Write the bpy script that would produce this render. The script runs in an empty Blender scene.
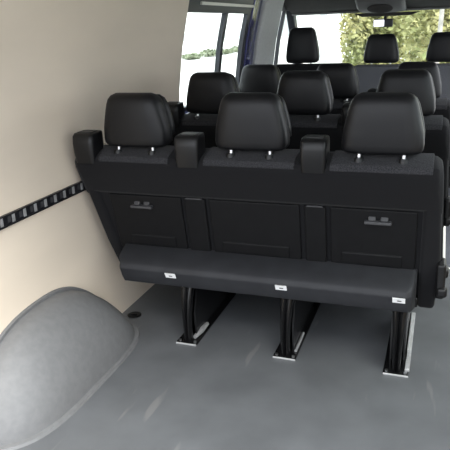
import bpy, bmesh, math, random
from mathutils import Vector, Matrix
random.seed(4)
S = bpy.context.scene
C = S.collection

# ---------------------------------------------------------------- camera
CAM = (1.307, -1.955, 1.226); YAW, PITCH, ROLL, FPX = .353, .321, -.04, 593.0
F = Vector((-math.sin(YAW)*math.cos(PITCH), math.cos(YAW)*math.cos(PITCH), -math.sin(PITCH)))
R0 = F.cross(Vector((0, 0, 1))).normalized(); U0 = R0.cross(F)
Rv = R0*math.cos(ROLL) + U0*math.sin(ROLL); Uv = -R0*math.sin(ROLL) + U0*math.cos(ROLL)
cd = bpy.data.cameras.new('camera'); co = bpy.data.objects.new('camera', cd); C.objects.link(co)
m = Matrix((Rv, Uv, -F)).transposed().to_4x4(); m.translation = Vector(CAM)
co.matrix_world = m
cd.sensor_width = 36; cd.lens = FPX/450*36; cd.clip_start = .02; cd.clip_end = 300
S.camera = co

# ---------------------------------------------------------------- world, light, exposure
w = bpy.data.worlds.new('overcast_sky'); S.world = w; w.use_nodes = True
nt = w.node_tree; nt.nodes.clear()
out = nt.nodes.new('ShaderNodeOutputWorld'); bg = nt.nodes.new('ShaderNodeBackground')
tc = nt.nodes.new('ShaderNodeTexCoord'); sp = nt.nodes.new('ShaderNodeSeparateXYZ'); cr = nt.nodes.new('ShaderNodeValToRGB')
nt.links.new(tc.outputs['Generated'], sp.inputs[0]); nt.links.new(sp.outputs['Z'], cr.inputs[0])
cr.color_ramp.elements[0].position = 0; cr.color_ramp.elements[0].color = (.52, .54, .58, 1)
cr.color_ramp.elements[1].position = .9; cr.color_ramp.elements[1].color = (.90, .95, 1, 1)
nt.links.new(cr.outputs[0], bg.inputs[0]); nt.links.new(bg.outputs[0], out.inputs[0])
bg.inputs[1].default_value = 1.5

def area(name, loc, rot, sx, sy, power=0, portal=False, col=(1, 1, 1)):
    l = bpy.data.lights.new(name, 'AREA'); l.shape = 'RECTANGLE'; l.size = sx; l.size_y = sy; l.energy = power; l.color = col
    if portal: l.cycles.is_portal = True
    o = bpy.data.objects.new(name, l); C.objects.link(o); o.location = loc; o.rotation_euler = rot
    return o
sun = bpy.data.lights.new('hazy_sun', 'SUN'); sun.energy = 1.5; sun.angle = math.radians(40); sun.color = (1, .97, .9)
so = bpy.data.objects.new('hazy_sun', sun); C.objects.link(so)
so.rotation_euler = Vector((-.40, .36, -.80)).to_track_quat('-Z', 'Y').to_euler()      # from behind and right, through the open rear doors

S.view_settings.view_transform = 'Standard'; S.view_settings.look = 'None'
S.view_settings.exposure = 1.72; S.view_settings.gamma = 1; S.view_settings.use_curve_mapping = False

# ---------------------------------------------------------------- materials
def mat(name, col, rough=.6, metal=0, spec=.5, var=0, scale=20, bump=0, bscale=None, coat=0, sheen=0, col2=None, stretch=None, detail=4):
    M = bpy.data.materials.new(name); M.use_nodes = True; t = M.node_tree; b = t.nodes['Principled BSDF']
    b.inputs['Base Color'].default_value = (*col, 1); b.inputs['Roughness'].default_value = rough
    b.inputs['Metallic'].default_value = metal; b.inputs['Specular IOR Level'].default_value = spec
    b.inputs['Coat Weight'].default_value = coat; b.inputs['Sheen Weight'].default_value = sheen
    c = t.nodes.new('ShaderNodeTexCoord'); mp = t.nodes.new('ShaderNodeMapping'); t.links.new(c.outputs['Object'], mp.inputs[0])
    if stretch: mp.inputs['Scale'].default_value = stretch
    if var or col2:
        n = t.nodes.new('ShaderNodeTexNoise'); n.inputs['Scale'].default_value = scale; n.inputs['Detail'].default_value = detail
        t.links.new(mp.outputs[0], n.inputs[0]); r = t.nodes.new('ShaderNodeValToRGB'); t.links.new(n.outputs['Fac'], r.inputs[0])
        c2 = col2 or tuple(min(1, x*(1+var)) for x in col); c1 = col if col2 else tuple(x*(1-var) for x in col)
        r.color_ramp.elements[0].position = .35; r.color_ramp.elements[0].color = (*c1, 1)
        r.color_ramp.elements[1].position = .65; r.color_ramp.elements[1].color = (*c2, 1)
        t.links.new(r.outputs[0], b.inputs['Base Color'])
    if bump:
        n2 = t.nodes.new('ShaderNodeTexNoise'); n2.inputs['Scale'].default_value = bscale or scale*4; n2.inputs['Detail'].default_value = 3
        t.links.new(mp.outputs[0], n2.inputs[0]); bp = t.nodes.new('ShaderNodeBump'); bp.inputs['Strength'].default_value = bump; bp.inputs['Distance'].default_value = .002
        t.links.new(n2.outputs['Fac'], bp.inputs['Height']); t.links.new(bp.outputs[0], b.inputs['Normal'])
    return M
M = {}
M['ply'] = mat('pale_plywood', (.73, .635, .52), .5, var=.045, scale=2.2, stretch=(1, .5, 1.6), detail=6, bump=.05, bscale=60)
M['floor'] = mat('grey_rubber_floor', (.100, .105, .111), .38, var=.12, scale=5, bump=.12, bscale=350, detail=8)
def scuff(Mt):
    t = Mt.node_tree; b = t.nodes['Principled BSDF']; old = b.inputs['Base Color'].links[0].from_socket
    c = t.nodes.new('ShaderNodeTexCoord'); mp = t.nodes.new('ShaderNodeMapping'); mp.inputs['Scale'].default_value = (9, 1.3, 1); mp.inputs['Rotation'].default_value = (0, 0, .5)
    n = t.nodes.new('ShaderNodeTexNoise'); n.inputs['Scale'].default_value = 2.2; n.inputs['Detail'].default_value = 2; r = t.nodes.new('ShaderNodeValToRGB')
    r.color_ramp.elements[0].position = .66; r.color_ramp.elements[0].color = (0, 0, 0, 1); r.color_ramp.elements[1].position = .72; r.color_ramp.elements[1].color = (.28, .28, .28, 1)
    mx = t.nodes.new('ShaderNodeMix'); mx.data_type = 'RGBA'; mx.inputs['B'].default_value = (.26, .25, .24, 1)
    t.links.new(c.outputs['Object'], mp.inputs[0]); t.links.new(mp.outputs[0], n.inputs[0]); t.links.new(n.outputs['Fac'], r.inputs[0])
    t.links.new(r.outputs[0], mx.inputs['Factor']); t.links.new(old, mx.inputs['A']); t.links.new(mx.outputs['Result'], b.inputs['Base Color'])
scuff(M['floor'])
M['arch'] = mat('grey_felt_plastic', (.145, .147, .15), .62, var=.06, scale=40, bump=.2, bscale=400)
M['leather'] = mat('black_leatherette', (.006, .006, .007), .42, spec=.32, bump=.15, bscale=250)
M['fabric'] = mat('charcoal_seat_cloth', (.0072, .0072, .0083), .85, spec=.16, sheen=.07, var=.12, scale=300, bump=.3, bscale=500)
M['fabric_weave'] = mat('grey_patterned_cloth', (.012, .012, .014), .85, spec=.2, sheen=.07, col2=(.04, .04, .044), scale=300, detail=1, stretch=(1, 1, 1))
M['shell'] = mat('dark_back_panel', (.0062, .0062, .0068), .6, spec=.16, var=.1, scale=30, bump=.1, bscale=300)
M['ledge'] = mat('moulded_cover_plastic', (.024, .0248, .028), .6, spec=.25, bump=.2, bscale=400, var=.12, scale=12)
M['cap'] = mat('black_belt_guide_plastic', (.006, .006, .0065), .38, spec=.35, bump=.1, bscale=400)
M['steel_black'] = mat('black_painted_steel', (.006, .006, .0065), .25, spec=.4)
M['steel'] = mat('bare_steel', (.62, .62, .63), .32, metal=1, var=.08, scale=30)
M['zinc'] = mat('zinc_plate', (.5, .5, .5), .5, metal=.6, var=.15, scale=25)
M['white'] = mat('white_sticker', (.85, .85, .85), .5)
M['ink'] = mat('black_ink', (.02, .02, .02), .5)
M['slotgrey'] = mat('grey_handle_plastic', (.04, .04, .043), .5)
M['rail'] = mat('black_rail', (.012, .012, .015), .35, var=.1)
M['trim'] = mat('dark_trim', (.03, .03, .036), .5, var=.05)
M['frame'] = mat('black_window_frame', (.022, .024, .03), .4)
M['blue'] = mat('dark_blue_paint', (.018, .02, .11), .18, spec=.6, coat=.6)
M['liner'] = mat('grey_headliner', (.50, .51, .50), .85, var=.05, scale=60, bump=.1)
M['console'] = mat('grey_console_plastic', (.20, .20, .20), .6)
M['header'] = mat('dark_header_cloth', (.05, .047, .045), .8, var=.06)
M['cloth_front'] = mat('grey_front_seat_cloth', (.10, .103, .115), .85, var=.25, scale=260, bump=.3, bscale=500)
M['strip'] = mat('pale_strip_plastic', (.75, .74, .68), .3)
M['concrete'] = mat('pale_concrete', (.55, .55, .53), .9, var=.06, scale=1.5)
M['added_asphalt'] = mat('added_dark_asphalt', (.07, .07, .072), .9, var=.15, scale=30)  # only for the added patch that dims ground bounce
M['render_wall'] = mat('white_render', (.80, .80, .78), .9, var=.03, scale=3)
M['pane_grey'] = mat('dull_window_glass', (.34, .36, .37), .3, spec=.6)
M['hedge'] = mat('hedge_leaf', (.16, .19, .12), .6, col2=(.25, .28, .18), scale=3)
M['leaf'] = mat('yellow_green_leaf', (.24, .27, .10), .8, col2=(.50, .46, .22), scale=1.0, detail=6)
M['bark'] = mat('pale_bark', (.33, .31, .28), .9, var=.2, scale=8)
M['step'] = mat('step_well_rubber', (.05, .055, .065), .6, var=.1)
M['mirror'] = mat('mirror_glass', (.85, .85, .85), .02, metal=1)
M['dash'] = mat('dash_plastic', (.03, .03, .033), .6)
def glass():
    g = bpy.data.materials.new('clear_glass'); g.use_nodes = True; t = g.node_tree; t.nodes.clear()
    o = t.nodes.new('ShaderNodeOutputMaterial'); mx = t.nodes.new('ShaderNodeMixShader'); tr = t.nodes.new('ShaderNodeBsdfTransparent')
    gl = t.nodes.new('ShaderNodeBsdfGlossy'); gl.inputs['Roughness'].default_value = .02;
    tr.inputs[0].default_value = (.93, .96, .95, 1)
    mx.inputs[0].default_value = .05; t.links.new(tr.outputs[0], mx.inputs[1]); t.links.new(gl.outputs[0], mx.inputs[2]); t.links.new(mx.outputs[0], o.inputs[0])
    return g
M['glass'] = glass()

# ---------------------------------------------------------------- helpers
def obj(name, bm, m, parent=None, bevel=0, seg=3, smooth=True, angle=40, subd=0):
    bmesh.ops.recalc_face_normals(bm, faces=bm.faces[:])
    me = bpy.data.meshes.new(name); bm.to_mesh(me); bm.free()
    if isinstance(m, (list, tuple)):
        for x in m: me.materials.append(x)
    else: me.materials.append(m)
    o = bpy.data.objects.new(name, me); C.objects.link(o)
    if parent: o.parent = parent
    if bevel:
        b = o.modifiers.new('bevel', 'BEVEL'); b.width = bevel; b.segments = seg; b.limit_method = 'ANGLE'; b.angle_limit = math.radians(30)
    if subd:
        s = o.modifiers.new('subd', 'SUBSURF'); s.levels = subd; s.render_levels = subd
    if smooth:
        for p in me.polygons: p.use_smooth = True
        if not subd:
            for e in me.edges: pass
            try:
                me.set_sharp_from_angle(angle=math.radians(angle)) if not bevel else None
            except Exception: pass
        if bevel:
            wn = o.modifiers.new('wn', 'WEIGHTED_NORMAL'); wn.keep_sharp = True
    return o
def tag(o, label, cat, group=None, kind=None):
    if label: o['label'] = label
    if cat: o['category'] = cat
    if group: o['group'] = group
    if kind: o['kind'] = kind
    return o
def struct(o):
    o['kind'] = 'structure'; return o
def thing(name, label, cat, loc=(0, 0, 0), group=None):
    o = bpy.data.objects.new(name, None); C.objects.link(o); o.location = loc; o.empty_display_size = .1
    return tag(o, label, cat, group)
def B(bm, x0, x1, y0, y1, z0, z1, mi=0):
    vs = [bm.verts.new((x, y, z)) for x in (x0, x1) for y in (y0, y1) for z in (z0, z1)]
    for f in ((0, 1, 3, 2), (4, 6, 7, 5), (0, 4, 5, 1), (2, 3, 7, 6), (0, 2, 6, 4), (1, 5, 7, 3)):
        bm.faces.new([vs[i] for i in f]).material_index = mi
    return bm
def box(*a): return B(bmesh.new(), *a)
def tube(bm, a, b, r, r2=None, n=12, mi=0):
    a = Vector(a); b = Vector(b); d = (b-a).normalized(); r2 = r if r2 is None else r2
    u = d.orthogonal().normalized(); v = d.cross(u)
    A = [bm.verts.new(a+u*r*math.cos(t)+v*r*math.sin(t)) for t in [2*math.pi*i/n for i in range(n)]]
    Bv = [bm.verts.new(b+u*r2*math.cos(t)+v*r2*math.sin(t)) for t in [2*math.pi*i/n for i in range(n)]]
    for i in range(n): bm.faces.new((A[i], A[(i+1) % n], Bv[(i+1) % n], Bv[i])).material_index = mi
    bm.faces.new(A[::-1]).material_index = mi; bm.faces.new(Bv).material_index = mi
    return bm
def loft(bm, rings, cap=True):
    R = [[bm.verts.new(p) for p in r] for r in rings]; n = len(R[0])
    for a, b in zip(R, R[1:]):
        for i in range(n): bm.faces.new((a[i], a[(i+1) % n], b[(i+1) % n], b[i]))
    if cap: bm.faces.new(R[0][::-1]); bm.faces.new(R[-1])
    return bm
def prism(bm, prof, x0, x1):
    """prof: list of (y,z); x0/x1: numbers or functions of z"""
    f0 = x0 if callable(x0) else (lambda z: x0); f1 = x1 if callable(x1) else (lambda z: x1)
    return loft(bm, [[(f0(z), y, z) for y, z in prof], [(f1(z), y, z) for y, z in prof]])
def interp(pts):
    def f(z):
        if z <= pts[0][0]: return pts[0][1]
        for (a, b), (c, d) in zip(pts, pts[1:]):
            if z <= c: return b+(d-b)*(z-a)/(c-a)
        return pts[-1][1]
    return f
def sgn(v, e): return math.copysign(abs(v)**e, v)

# ---------------------------------------------------------------- the van body
W = 1.80
xw = interp([(-.02, .0), (.25, -.02), (.6, -.065), (.87, -.07), (1.12, -.035), (1.4, .03), (1.55, .09)])
def strip(y0, y1, z0, z1, off=0, th=.012, side='l', n=None, bm=None, y0f=None, y1f=None):
    """curved slab following the wall profile; off > 0 is inwards"""
    bm = bm or bmesh.new(); n = n or max(1, int((z1-z0)/.06))
    zs = [z0+(z1-z0)*i/n for i in range(n+1)]
    X = (lambda z, o: xw(z)+o) if side == 'l' else (lambda z, o: W-xw(z)-o)
    ring = [(X(z, off), z) for z in zs]+[(X(z, off-th), z) for z in zs[::-1]]
    return loft(bm, [[(x, y0, z) for x, z in ring], [(x, y1, z) for x, z in ring]])
YR = -1.0
struct(obj('floor', B(B(bmesh.new(), -.02, W+.02, YR, 1.09, -.03, 0), -.02, 1.385, 1.09, 3.55, -.03, 0), M['floor'], smooth=False))
struct(obj('trim_1', B(B(bmesh.new(), 1.385, W, 1.085, 1.10, -.06, .004), 1.378, 1.39, 1.10, 2.95, -.06, .004), M['strip'], smooth=False))
struct(obj('trim_2', B(B(bmesh.new(), 1.385, W+.02, 1.09, 3.0, -.3, -.26), 1.385, W+.02, 2.95, 3.0, -.3, 0), M['step'], smooth=False))
struct(obj('wall_left', strip(YR, 1.125, 0, 1.50, 0, .014), M['ply']))
# lower trim, upper trim and skin around the window
struct(obj('trim_3', strip(1.125, 2.32, 0, .775, -.01, .03), M['trim']))
bmh = bmesh.new(); strip(1.125, 2.40, 1.335, 1.50, -.01, .03, bm=bmh); 
struct(obj('trim_4', bmh, M['frame']))
struct(obj('trim_5', strip(1.30, 2.28, 1.352, 1.368, .006, .012), M['strip']))
# sliding side window: frame, mullion, panes
fr = bmesh.new()
strip(1.125, 2.30, .775, .80, -.012, .03, bm=fr); strip(1.125, 2.30, 1.312, 1.335, -.012, .03, bm=fr)
strip(1.125, 1.145, .80, 1.312, -.012, .03, bm=fr); strip(2.23, 2.30, .80, 1.312, -.012, .03, bm=fr)
struct(obj('window_1', fr, M['frame']))
wf = bpy.data.objects['window_1']
obj('mullion', strip(1.765, 1.81, .80, 1.312, -.008, .03), M['frame'], wf)
obj('pane', strip(1.145, 1.765, .80, 1.312, -.022, .004), M['glass'], wf)
obj('pane', strip(1.81, 2.23, .80, 1.312, -.030, .004), M['glass'], wf)
struct(obj('trim_6', B(bmesh.new(), -.10, -.035, 1.125, 2.30, .745, .775), M['blue'], bevel=.008))
struct(obj('trim_7', strip(2.30, 2.50, 0, 1.42, .0, .05), M['blue'], bevel=.015))
struct(obj('trim_8', strip(2.495, 3.02, 0, 1.55, .03, .07), M['liner'], bevel=.02))
# front door with its window
fd = bmesh.new()
strip(3.02, 4.05, -.1, .86, -.005, .05, bm=fd); strip(3.02, 4.05, 1.345, 1.45, -.005, .05, bm=fd)
strip(3.02, 3.07, .86, 1.345, -.005, .05, bm=fd)
d1 = struct(obj('door_1', fd, M['trim']))
obj('quarter_bar', strip(3.27, 3.30, .86, 1.345, -.008, .03), M['frame'], d1)
obj('pane', strip(3.07, 3.9, .86, 1.345, -.03, .004), M['glass'], d1)
# A pillars, windscreen, header
def lerp(a, b, t): return tuple(x+(y-x)*t for x, y in zip(a, b))
def bar(bm, a, b, w_, d_):
    a = Vector(a); b = Vector(b)
    r = [(-w_, -d_), (w_, -d_), (w_, d_), (-w_, d_)]
    return loft(bm, [[(p.x+i, p.y+j, p.z) for i, j in r] for p in (a, b)])
struct(obj('trim_9', bar(bmesh.new(), (.0, 3.44, 1.40), (-.07, 4.15, .80), .035, .06), M['frame'], bevel=.015))
struct(obj('trim_10', bar(bmesh.new(), (W, 3.44, 1.40), (W+.07, 4.15, .80), .035, .06), M['frame'], bevel=.015))
ws = bmesh.new(); loft(ws, [[(x, 3.47, 1.37), (x, 3.476, 1.37), (x, 4.156, .84), (x, 4.15, .84)] for x in (.02, W/2, W-.02)])
struct(obj('window_2', ws, M['glass'], smooth=False))
hd = bmesh.new(); prism(hd, [(3.0, 1.50), (3.0, 1.42), (3.25, 1.345), (3.42, 1.315), (3.5, 1.32), (3.5, 1.55)], .03, W-.03)
struct(obj('trim_11', hd, M['header'], bevel=.01))
struct(obj('trim_12', prism(bmesh.new(), [(3.4, 1.318), (3.4, 1.302), (3.47, 1.302), (3.47, 1.318)], .03, W-.03), M['console'], bevel=.005))
struct(obj('ceiling', B(bmesh.new(), .05, W-.05, YR, 3.05, 1.50, 1.53), M['liner'], smooth=False))
# right side
wr = bmesh.new(); strip(YR, 1.05, 0, .80, 0, .014, side='r', bm=wr); strip(YR, 1.05, 1.36, 1.50, 0, .014, side='r', bm=wr)
strip(YR, -.72, .80, 1.36, 0, .014, side='r', bm=wr); strip(.93, 1.05, .80, 1.36, 0, .014, side='r', bm=wr)  # wall left open here for the added window
struct(obj('wall_right', wr, M['ply']))
w3 = struct(obj('added_side_window', strip(.05, .09, .80, 1.36, 0, .03, side='r'), M['frame']))  # unseen window, added to let in more light from the right
obj('pane', strip(-.72, .05, .80, 1.36, -.008, .004, side='r'), M['glass'], w3); obj('pane', strip(.09, .93, .80, 1.36, -.008, .004, side='r'), M['glass'], w3)
struct(obj('trim_13', strip(2.55, 3.0, -.3, 1.55, .02, .06, side='r'), M['liner'], bevel=.02))
struct(obj('trim_14', strip(1.05, 2.55, 1.38, 1.50, -.01, .03, side='r'), M['frame']))
fd = bmesh.new()
strip(3.0, 4.05, -.1, .86, -.005, .05, bm=fd, side='r'); strip(3.0, 4.05, 1.345, 1.45, -.005, .05, bm=fd, side='r')
d2 = struct(obj('door_2', fd, M['trim']))
obj('pane', strip(3.0, 3.9, .86, 1.345, -.03, .004, side='r'), M['glass'], d2)
# dashboard
db = bmesh.new(); prism(db, [(3.62, .25), (3.60, .70), (3.66, .80), (3.85, .84), (4.15, .82), (4.2, .25)], -.02, W+.02)
struct(obj('trim_15', db, M['dash'], bevel=.03))
struct(obj('trim_16', B(bmesh.new(), -.05, W+.05, 3.5, 4.25, -.06, -.03), M['step'], smooth=False))

# overhead console and mirror
t = thing('overhead_console', 'grey plastic overhead console under the roof above the windscreen', 'console', (.80, 3.33, 1.3))
cs = bmesh.new(); pr = [(-.31, .13), (-.29, .075), (-.14, .01), (.05, -.012), (.075, .0), (.05, .12)]
loft(cs, [[(x, y+abs(x)*.1, z+max(0, abs(x)-.16)*.8) for y, z in pr] for x in (-.19, -.17, 0, .17, .19)])
obj('housing', cs, M['console'], t, bevel=.012)
lb = bmesh.new(); bmesh.ops.create_uvsphere(lb, u_segments=24, v_segments=12, radius=1)
for v in lb.verts: v.co = Vector((v.co.x*.10, v.co.y*.07-.17, v.co.z*.02+.022+v.co.y*-.028))
obj('reading_lamp', lb, M['header'], t)
t = thing('rear_view_mirror', 'small dark interior mirror hanging at the top of the windscreen', 'mirror', (.80, 3.415, 1.285))
obj('cover', loft(bmesh.new(), [[(x, y, z) for x, y, z in ((-.24, 0, .012), (.30, 0, .008), (.22, 0, -.018), (-.17, 0, -.018))], [(x, y+.06, z) for x, y, z in ((-.24, 0, .012), (.30, 0, .008), (.22, 0, -.018), (-.17, 0, -.018))]]), M['header'], t, bevel=.006)
obj('stem', tube(bmesh.new(), (.02, .03, -.01), (.02, .0, -.05), .012), M['frame'], t)
obj('mirror_housing', B(bmesh.new(), -.075, .085, -.015, .01, -.105, -.04), M['frame'], t, bevel=.008)
obj('mirror_glass', B(bmesh.new(), -.068, .015, -.018, -.0155, -.098, -.047), M['mirror'], t)

# ---------------------------------------------------------------- benches
YB = lambda z: .10*(.82-z)/.55
xl = interp([(.26, .062), (.30, .045), (.42, .012), (.44, .005), (.444, -.014), (.50, -.012), (.65, -.030), (.75, -.046), (.80, -.038), (.84, -.022)])
XC = .65
def shift(bm, dx=-XC):
    for v in bm.verts: v.co.x += dx
    return bm
def headrest_bm():
    """one headrest, centred x=0, y=0 z absolute"""
    bm = bmesh.new()
    lv = [(-.016, .80, .5), (-.013, .88, .65), (-.008, .95, .84), (.0, .985, .95), (.016, 1.0, 1.0), (.055, .975, 1.0), (.09, .915, 1.0), (.12, .86, .97), (.145, .81, .90), (.162, .76, .80), (.175, .68, .6), (.183, .55, .25)]
    rings = []
    for dz, sw, sd in lv:
        ring = []
        for i in range(40):
            a = 2*math.pi*i/40; x = sgn(math.cos(a), .34)*.133*sw; y = sgn(math.sin(a), .45)*.048*sd
            y += .35*(abs(x)/.138)**3*.05        # the sides wrap forward
            # seam groove round the side
            ring.append((x, y, .826+dz))
        rings.append(ring)
    return loft(bm, rings)
def headrest_front_bm():
    bm = bmesh.new(); rings = []
    for dz, sw, sd in [(.010, .88, .6), (.025, 1.0, .95), (.055, 1.0, 1.0), (.09, .95, 1.0), (.12, .89, .95), (.142, .84, .85), (.160, .77, .65), (.172, .64, .3)]:
        ring = []
        for i in range(40):
            a = 2*math.pi*i/40; x = sgn(math.cos(a), .45)*.131*sw; y = sgn(math.sin(a), .6)*.030*sd + .050
            y += (abs(x)/.138)**3*.012
            ring.append((x, y, .826+dz))
        rings.append(ring)
    return loft(bm, rings)
def move(bm, d):
    for v in bm.verts: v.co += Vector(d)
    return bm
HX = (.226, .682, 1.134)
def make_bench():
    t = thing('bench_seat', '', 'bench seat', (XC, 0, 0))
    # cushioned back with a rolled top and raised sides
    prof = [(.125, .265), (YB(.38)+.022, .38), (YB(.615)+.020, .615), (YB(.622)+.003, .623), (.006, .69), (-.010, .735), (-.012, .758), (-.004, .776), (.03, .791), (.08, .801), (.115, .797), (.135, .77), (.15, .68), (.20, .40), (.23, .265)]
    bm = bmesh.new(); xr = interp([(.26, 1.34), (.30, 1.358), (.5, 1.347), (.78, 1.333), (.84, 1.31)])
    xs = [0, .02, .5, .98, 1]
    rings = []
    for s, k in ((0, .7), (.015, .94), (.04, 1), (.5, 1), (.965, 1), (.988, .94), (1, .7)):
        cy = .09
        rings.append([(xl(z)+(xr(z)-xl(z))*s, cy+(y-cy)*k if True else y, z-(1-k)*.05*(1 if z > .6 else -.4)) for y, z in prof])
    loft(bm, rings)
    bk = obj('backrest', shift(bm), M['fabric'], t, bevel=.010, seg=3)
    # raised side rolls
    sr = bmesh.new(); pr = [(.105, .232), (YB(.40)+.006, .40), (YB(.65)+.004, .65), (.08, .66), (.15, .235)]
    prism(sr, pr, lambda z: 1.278, lambda z: xr(z)-.004)
    obj('side_roll', shift(sr), M['fabric'], t, bevel=.014); sr = bmesh.new()
    pr = [(y, max(z, .268)) for y, z in pr]
    prism(sr, pr, lambda z: xl(z)+.006, lambda z: xl(z)+.055)
    obj('side_roll', shift(sr), M['fabric'], t, bevel=.014)
    # hard back panels behind each seat
    for i, (a, b) in enumerate(((.075, .390), (.505, .855), (.965, 1.262))):
        bm = bmesh.new(); f = (lambda z, a=a: max(a, xl(z)+.06))
        yb = lambda z: YB(z)+.011
        prism(bm, [(yb(.37), .37), (yb(.612), .612), (yb(.612)+.03, .612), (yb(.37)+.03, .37)], f, lambda z, b=b: b)
        p = obj('back_panel', shift(bm), M['shell'], t, bevel=.006)
        bm = bmesh.new()
        prism(bm, [(yb(.40)-.003, .39), (yb(.44)-.005, .435), (yb(.44)+.01, .448), (yb(.39)+.01, .39)], lambda z, a=a, i=i: a+.04+(.03 if i == 0 else 0), lambda z, b=b: b-.045)
        obj('pocket_ridge', shift(bm), M['shell'], p, bevel=.004)
        if i != 1:
            hx = .220 if i == 0 else 1.132
            bm = bmesh.new(); y = yb(.60)
            prism(bm, [(y-.012, .560), (y-.012, .571), (y+.01, .574), (y+.01, .558)], hx-.046, hx+.046); prism(bm, [(y-.006, .573), (y+.004, .588), (y+.014, .588), (y+.014, .573)], hx-.034, hx-.008); prism(bm, [(y-.006, .573), (y+.004, .588), (y+.014, .588), (y+.014, .573)], hx+.008, hx+.034)
            h = obj('release_handle', shift(bm), M['slotgrey'], p, bevel=.003); h['label'] = 'dull grey plastic release handle'
    # belt columns between the panels
    for a, b in ((.405, .490), (.873, .950)):
        bm = bmesh.new(); prism(bm, [(YB(.37)+.007, .37), (YB(.612)+.007, .612), (YB(.612)+.03, .612), (YB(.37)+.03, .37)], a, b)
        c = obj('belt_column', shift(bm), M['shell'], t, bevel=.006)
        bm = bmesh.new(); B(bm, a+.01, b-.01, YB(.61)+.002, YB(.61)+.012, .6115, .6155)
        obj('top_clip', shift(bm), M['slotgrey'], c)
    # lower cover with a sloping ledge
    bm = bmesh.new(); pr = [(.15, .390), (.075, .387), (-.004, .362), (-.026, .348), (-.034, .330), (-.020, .29), (-.004, .262), (.03, .252), (.15, .252)]
    rings = []
    for x, k in ((.106, .55), (.114, .85), (.128, 1), (.65, 1), (1.245, 1), (1.262, .9), (1.272, .6)):
        rings.append([(x+(0 if z > .35 or x > .3 else .015), .12+(y-.12)*k, z if z > .3 else z) for y, z in pr])
    loft(bm, rings)
    lc = obj('lower_cover', shift(bm), M['ledge'], t, bevel=.008, seg=3, angle=60)
    for x in (.364, .806, 1.220):
        bm = bmesh.new(); B(bm, x-.021, x+.021, -.0335, -.0285, .314, .336)
        for v in bm.verts: v.co.y += -(v.co.z-.325)*.55 - .0015; v.co.z -= .006
        s = obj('sticker', shift(bm), M['white'], lc); s['label'] = 'small white sticker with a black mark'
        bm = bmesh.new(); B(bm, x-.005, x+.009, -.0352, -.034, .3225, .3265)
        for v in bm.verts: v.co.y += -(v.co.z-.325)*.55 - .0015; v.co.z -= .006
        obj('printed_mark', shift(bm), M['ink'], s)
    # woven cloth patches on the top edge
    for a, b in ((.085, .376), (.515, .850), (.972, 1.300)):
        bm = bmesh.new(); prism(bm, [(-.0145, .758), (-.0125, .768), (-.006, .7795), (.03, .7950), (.08, .805), (.10, .805), (.08, .79), (.02, .77), (-.004, .755)], a, b)
        obj('woven_top_patch', shift(bm), M['fabric_weave'], t, bevel=.002)
    # black belt guides standing on the top edge
    for x0, x1 in ((-.022, .074), (.405, .504), (.868, .963)):
        g = bmesh.new(); cx = (x0+x1)/2; hw = (x1-x0)/2; rings = []
        for z, s, yy in ((.748, .90, -.018), (.785, .94, -.026), (.825, .96, -.028), (.852, .95, -.025), (.862, .90, -.014), (.864, .82, 0)):
            ring = []
            for i in range(28):
                a = 2*math.pi*i/28; ring.append((cx+sgn(math.cos(a), .35)*hw*s, (yy+.07)/2+sgn(math.sin(a), .35)*(.07-yy)/2, z))
            rings.append(ring)
        loft(g, rings)
        gd = obj('belt_guide', shift(g), M['cap'], t, angle=50)
        bm = bmesh.new(); B(bm, cx-.03, cx+.03, .0, .05, .8635, .867)
        obj('belt_slot', shift(bm), M['ink'], gd, bevel=.001)
    # headrests with steel posts
    for i, hx in enumerate(HX):
        h = obj('headrest', shift(move(headrest_bm(), (hx, .045, 0))), M['leather'], t, angle=70)
        obj('front_pad', shift(move(headrest_front_bm(), (hx, .045, 0))), M['leather'], h, angle=70)
        for s in (-1, 1):
            px = hx+s*.072
            p = obj('headrest_post', shift(tube(bmesh.new(), (px, .026, .770), (px, .040, .86), .0065, n=12)), M['steel'], h); p['label'] = 'bright steel post'
            obj('post_sleeve', shift(tube(bmesh.new(), (px, .022, .780), (px, .022, .799), .018, .014, n=16)), M['cap'], p)
    # seat cushions in front
    for a, b in ((-.03, .43), (.435, .885), (.89, 1.34)):
        bm = bmesh.new(); prism(bm, [(.19, .30), (.19, .44), (.35, .425), (.60, .445), (.66, .41), (.64, .31)], max(a, .03), b)
        obj('seat_cushion', shift(bm), M['fabric'], t, bevel=.03)
    # under-frame beam and lever at the aisle side
    obj('seat_frame', shift(B(B(bmesh.new(), .08, 1.28, .10, .15, .235, .275), .08, 1.28, .50, .54, .24, .31)), M['steel_black'], t, bevel=.006)
    bm = bmesh.new(); B(bm, 1.335, 1.366, .05, .13, .30, .43); B(bm, 1.34, 1.374, .04, .08, .31, .345); B(bm, 1.34, 1.374, .06, .12, .375, .41)
    obj('recliner', shift(bm), M['cap'], t, bevel=.01)
    # legs
    for i, lx in enumerate((.395, .806, 1.222)):
        l = bmesh.new()
        # one pressed column with two rounded ribs and a groove between them
        sec = [(-1, .022), (-1, .004), (-.82, -.006), (-.5, -.010), (-.22, -.004), (0, .006), (.22, -.004), (.5, -.010), (.82, -.006), (1, .004), (1, .022)]
        loft(l, [[(lx+a*w_, y+.014+b, z) for a, b in sec] for y, z, w_ in ((.012, .004, .017), (.010, .03, .015), (.008, .08, .016), (.010, .14, .019), (.018, .19, .022), (.030, .23, .025), (.045, .262, .028))])
        for s in (-1, 1):   # side webs running forward
            X = lx+s*.024
            loft(l, [[(x, .06, .005), (x, .44, .005), (x, .47, .05), (x, .53, .26), (x, .10, .26), (x, .05, .12)] for x in (X-.003, X+.003)])
        lg = obj('leg', shift(l), M['steel_black'], t, angle=50)
        pl = bmesh.new(); B(pl, lx-.045, lx+.045, .006, .52, .0, .007)
        fp = obj('floor_plate', shift(pl), M['steel_black'], lg, bevel=.002)
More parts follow.
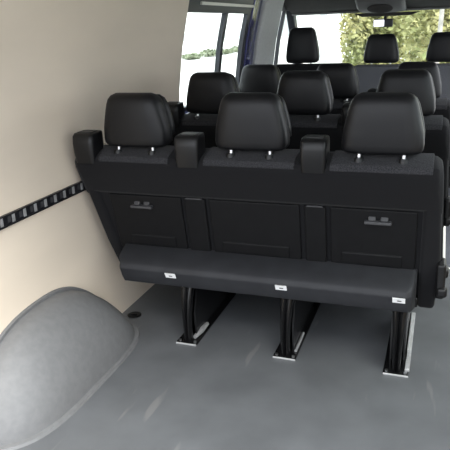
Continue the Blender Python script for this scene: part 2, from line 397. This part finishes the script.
        pl = bmesh.new(); B(pl, lx-.045, lx+.045, .001, .006, .0, .0075); e = obj('plate_edge', shift(pl), M['zinc'], lg, bevel=.002); e['label'] = 'bare grey metal plate edge'
        for bx in (-.033, .033): obj('bolt', shift(tube(bmesh.new(), (lx+bx, .02, .006), (lx+bx, .02, .012), .006, n=6)), M['steel'], lg)
        lv = bmesh.new()
        if i == 0:
            tube(lv, (lx+.022, .045, .016), (lx+.030, .10, .022), .008, .013, n=12); tube(lv, (lx+.030, .10, .022), (lx+.034, .16, .022), .013, .008, n=12)
        elif i == 1: tube(lv, (lx+.033, .06, .010), (lx+.033, .20, .015), .006, n=10)
        else: B(lv, lx+.030, lx+.047, .03, .50, .007, .020); B(lv, lx+.032, lx+.040, .10, .40, .02, .06)
        a = obj('latch', shift(lv), M['zinc'], lg, bevel=.002 if i == 2 else 0); a['label'] = 'bare metal latch'
        bt = tube(bmesh.new(), (lx+.045, .22, .225), (lx+.060, .21, .225), .009, n=12)
        obj('pivot_bolt', shift(bt), M['steel'], lg)
    return t
def kids(o): return [c for c in list(C.objects) if c.parent == o]
def copy_tree(o, parent=None):
    c = o.copy(); C.objects.link(c)
    if parent: c.parent = parent
    for ch in kids(o): copy_tree(ch, c)
    return c
bench = make_bench(); G = 'rows of three-seat benches'
b2 = copy_tree(bench); b3 = copy_tree(bench)
bench['label'] = 'black three-seat bench nearest the viewer, its whole back, ledge, stickers and legs in full view'
b2.location = (XC+.02, .76, .02); b2['label'] = 'black three-seat bench directly ahead of the nearest one, three headrests showing above it'
b3.location = (XC+.04, 1.53, .0); b3['label'] = 'black three-seat bench third from the viewer, last before the front seats, mostly hidden'
for o in (bench, b2, b3): o['group'] = G
# plinths: the middle row stands on the same floor
b2.scale.z = .996

# ---------------------------------------------------------------- front seats
def front_seat(name, label, cx, y, ztop, w_, cat='seat', heads=(0,), cloth='cloth_front', zs=None, hw=1.0):
    t = thing(name, label, cat, (cx, y, 0))
    zs = zs or ztop-.24
    bm = bmesh.new(); rings = []
    for x, k, dz in ((-1, .55, -.05), (-.97, .85, -.015), (-.88, 1, 0), (-.5, 1, .0), (0, 1, 0), (.5, 1, 0), (.88, 1, 0), (.97, .85, -.015), (1, .55, -.05)):
        rings.append([(x*w_/2, .06+(yy-.06)*k, z+(dz if z > .6 else 0)) for yy, z in ((.06, .30), (.0, .7), (.0, zs-.02), (.03, zs), (.09, zs-.01), (.12, zs-.06), (.16, .45), (.20, .30))])
    loft(bm, rings); obj('backrest', bm, M[cloth], t, bevel=.008)
    bm = bmesh.new(); prism(bm, [(.10, .18), (.12, .42), (.55, .45), (.60, .38), (.56, .18)], -w_/2+.01, w_/2-.01)
    obj('seat_cushion', bm, M[cloth], t, bevel=.03)
    obj('seat_base', B(bmesh.new(), -w_/2+.05, w_/2-.05, .05, .5, .0, .2), M['cap'], t, bevel=.01)
    for hx in heads:
        hb = headrest_bm(); k = (ztop-zs-.025)/.183
        for v in hb.verts: v.co = Vector((v.co.x*hw+hx, v.co.y+.05, (v.co.z-.826)*k+zs+.025))
        h = obj('headrest', hb, M['leather'], t, angle=70)
        for s in (-1, 1): obj('headrest_post', tube(bmesh.new(), (hx+s*.07, .05, zs-.03), (hx+s*.07, .05, zs+.05), .0065), M['steel'], h)
    return t
front_seat('driver_seat', 'black driver seat by the front side window, headrest alone against the bright windscreen', .235, 2.85, 1.205, .44, heads=(0,), cloth='fabric', zs=.93)
front_seat('passenger_bench', 'grey cloth two-person front bench with two headrests under the mirror', 1.085, 2.85, 1.135, .92, heads=(-.235, .225), zs=.915)

# ---------------------------------------------------------------- wall rail
t = thing('lashing_rail', 'long black load rail with bright metal slots along the cream wall', 'rail', (xw(.63), -.3, .63))
rb = bmesh.new(); B(rb, -.004, .006, -1.1, 1.35, -.021, .021)
obj('rail_body', rb, M['rail'], t, bevel=.001)
for s in (-1, 1):
    obj('rail_lip', B(bmesh.new(), .006, .011, -1.1, 1.35, *( (.016, .021) if s > 0 else (-.021, -.016))), M['rail'], t)
k = 0; y = -.5
while y < .5:
    bm = bmesh.new(); B(bm, .006, .0085, y, y+.014, -.014, .015); 
    sl = obj('slot_plate', bm, M['zinc'], t); sl['label'] = 'bright metal slot edge'
    bm = bmesh.new(); B(bm, .006, .0075, y-.022, y-.006, -.009, .012)
    obj('slot_grey_plate', bm, M['slotgrey'], t)  # grey plate beside each bright slot edge
    y += .0615; k += 1
# small screws above and below the rail
# ---------------------------------------------------------------- wheel arch
def arch_k(t_):
    """profile factors (height, width) along the arch; t_ > 0 is the far end"""
    t_ = max(-1, min(1, t_))
    if t_ > 0: return (1-t_**2.4)**.95, (1-t_**4)**.45
    return (1-(-t_)**2.6)**.55, (1-(-t_)**4)**.45
AY, AH, AX = -.33, .300, .193
def arch_y(t_): return t_*.435
def arch():
    bm = bmesh.new(); nt_, na = 60, 22; rings = []
    for i in range(nt_+1):
        tt = math.sin((-1+2*i/nt_)*math.pi/2); kz, kx = arch_k(tt); ring = []
        for j in range(na+1):
            a = math.pi/2*j/na
            z = AH*kz*math.sin(a)**.85; x = AX*kx*math.cos(a)**.5*(1-.30*math.sin(a)**1.5)
            ring.append((x+(1-math.cos(a)**2)*(xw(z)-.002), arch_y(tt), z))
        rings.append([bm.verts.new(p) for p in ring])
    for a, b in zip(rings, rings[1:]):
        for i in range(na): bm.faces.new((a[i], a[i+1], b[i+1], b[i]))
    bmesh.ops.remove_doubles(bm, verts=bm.verts[:], dist=.0008)
    return bm
ar = thing('wheel_arch_cover', 'large rounded grey wheel arch cover against the cream wall', 'wheel arch', (0, AY, 0))
obj('shell', arch(), M['arch'], ar, angle=180)
fl = bmesh.new(); rows = [[], [], []]; wl = []
for i in range(61):
    tt = math.sin((-1+2*i/60)*math.pi/2); kz, kx = arch_k(tt); y = arch_y(tt)
    for r_, (x, yy, z) in zip(rows, ((AX*kx-.002, y, .010), (AX*kx+.014, y*1.03, .009), (AX*kx+.017, y*1.036, 0))): r_.append(fl.verts.new((x, yy, z)))
    wl.append((y*1.03, kz*AH+.012))
for A_, B_ in zip(rows, rows[1:]):
    for i in range(60): fl.faces.new((A_[i], A_[i+1], B_[i+1], B_[i]))
obj('floor_flange', fl, M['arch'], ar)
fl = bmesh.new();
A1 = [fl.verts.new((xw(z)+.001, y, z)) for y, z in wl]; A2 = [fl.verts.new((xw(z)+.012, y, z-.002)) for y, z in wl]; A3 = [fl.verts.new((xw(z)+.012, y*.97, max(0, z-.03))) for y, z in wl]
for P_, Q_ in ((A1, A2), (A2, A3)):
    for i in range(60): fl.faces.new((P_[i], P_[i+1], Q_[i+1], Q_[i]))
obj('wall_flange', fl, M['arch'], ar)

t = thing('floor_anchor', 'round black floor anchor dish beside the cream wall', 'anchor', (.062, .185, 0))
an = bmesh.new(); loft(an, [[(r*math.cos(a), r*math.sin(a), z) for a in [2*math.pi*i/28 for i in range(28)]] for r, z in ((.032, 0), (.032, .004), (.026, .006), (.020, .003), (.004, .002))])
obj('dish', an, M['cap'], t, angle=30)
obj('ring', tube(bmesh.new(), (-.014, 0, .006), (.014, 0, .006), .003), M['steel_black'], t)

# ---------------------------------------------------------------- outside
struct(obj('trim_17', B(bmesh.new(), -60, 60, -30, 90, -.75, -.7), M['concrete'], smooth=False))
struct(obj('added_ground_patch', B(bmesh.new(), -4.5, 9, -30, 7, -.7, -.69), M['added_asphalt'], smooth=False))  # unseen dark ground round the van, added to cut light from below
bd = thing('office_building', 'long white building with a row of dull windows seen through the side window', 'building', (-22, 50, -.7))
obj('wall', B(bmesh.new(), -4, 0, -26, 42, 0, 7), M['render_wall'], bd, smooth=False)
for i in range(16):
    y = -14+i*3.2
    for z in (.75,):
        wn = obj('window', B(bmesh.new(), -.02, .06, y, y+2.2, z, z+.8), M['pane_grey'], bd, smooth=False)
hs = thing('white_house', 'white building left of the trees beyond the windscreen', 'building', (-9.6, 30, -.7))
obj('wall', B(bmesh.new(), 1.8, 5.2, 0, 8, 0, 8), M['render_wall'], hs, smooth=False)
for x in (2.2, ): obj('window', B(bmesh.new(), x, x+1.3, -.05, .02, 1.4, 2.4), M['pane_grey'], hs, smooth=False)
obj('downpipe', B(bmesh.new(), 4.8, 5.15, -.12, 0, 0, 7), M['pane_grey'], hs)
def leaves(n, rx, ry, rz, s, z0=0):
    bm = bmesh.new()
    for _ in range(n):
        v = Vector((random.gauss(0, 1), random.gauss(0, 1), random.gauss(0, 1))).normalized()*(random.random()**.4)
        c = Vector((v.x*rx, v.y*ry, v.z*rz+z0+rz))
        q = Matrix.Rotation(random.uniform(0, 6.28), 3, Vector((random.gauss(0, 1), random.gauss(0, 1), random.gauss(0, 1))).normalized()); k = s*random.uniform(.6, 1.3)
        bm.faces.new([bm.verts.new(c+q@Vector(p)*k) for p in ((-.5, 0, 0), (0, -.3, .05), (.5, 0, 0), (0, .3, .05))])
    return bm
def leafobj(name, bm, m, parent=None):
    me = bpy.data.meshes.new(name); bm.to_mesh(me); bm.free(); me.materials.append(m)
    o = bpy.data.objects.new(name, me); C.objects.link(o)
    if parent: o.parent = parent
    return o
for i, y in enumerate((36, 39.2, 42.4, 45.6)):
    h = leafobj('hedge_bush', leaves(500, .6, 1.3+.2*(i % 2), .2+.05*(i % 2), .2), M['hedge'])
    h.location = (-14.5, y, -.7)
    tag(h, ['low green bush at the left of the row outside the side window', 'second low bush from the left outside the side window', 'third low bush outside the side window, seen past the window bar', 'low green bush furthest right in the row outside the side window'][i], 'bush', 'bushes outside the side window')
tl = ['yellow-green tree beside the white building, seen left through the windscreen', 'yellow-green tree seen just left of the mirror', 'yellow-green tree seen behind the middle front headrest', 'yellow-green tree with a pale trunk between the two passenger headrests', 'yellow-green tree above the right front headrest', 'yellow-green tree at the far right of the windscreen']
for i, (x, y) in enumerate(((-.45, 14.5), (.7, 19), (1.1, 24.0), (1.9, 11.8), (4.0, 17.5), (5.6, 12))):
    t = thing('leafy_tree', tl[i], 'tree', (x, y, -.7), 'trees beyond the windscreen')
    leafobj('foliage', leaves(9000, 1.5 if i else .85, 1.3, 2.3, .16, -.3), M['leaf'], t)
    tk = tube(bmesh.new(), (0, 0, 0), (.1, 0, 2.4), .12, .08); tube(tk, (.1, 0, 2.2), (-.3, .2, 3.6), .07, .04)
    if i == 3: tk = tube(bmesh.new(), (-.75, -1.5, 0), (-.65, -1.5, 3.6), .05, .04)
    obj('trunk', tk, M['bark'], t)
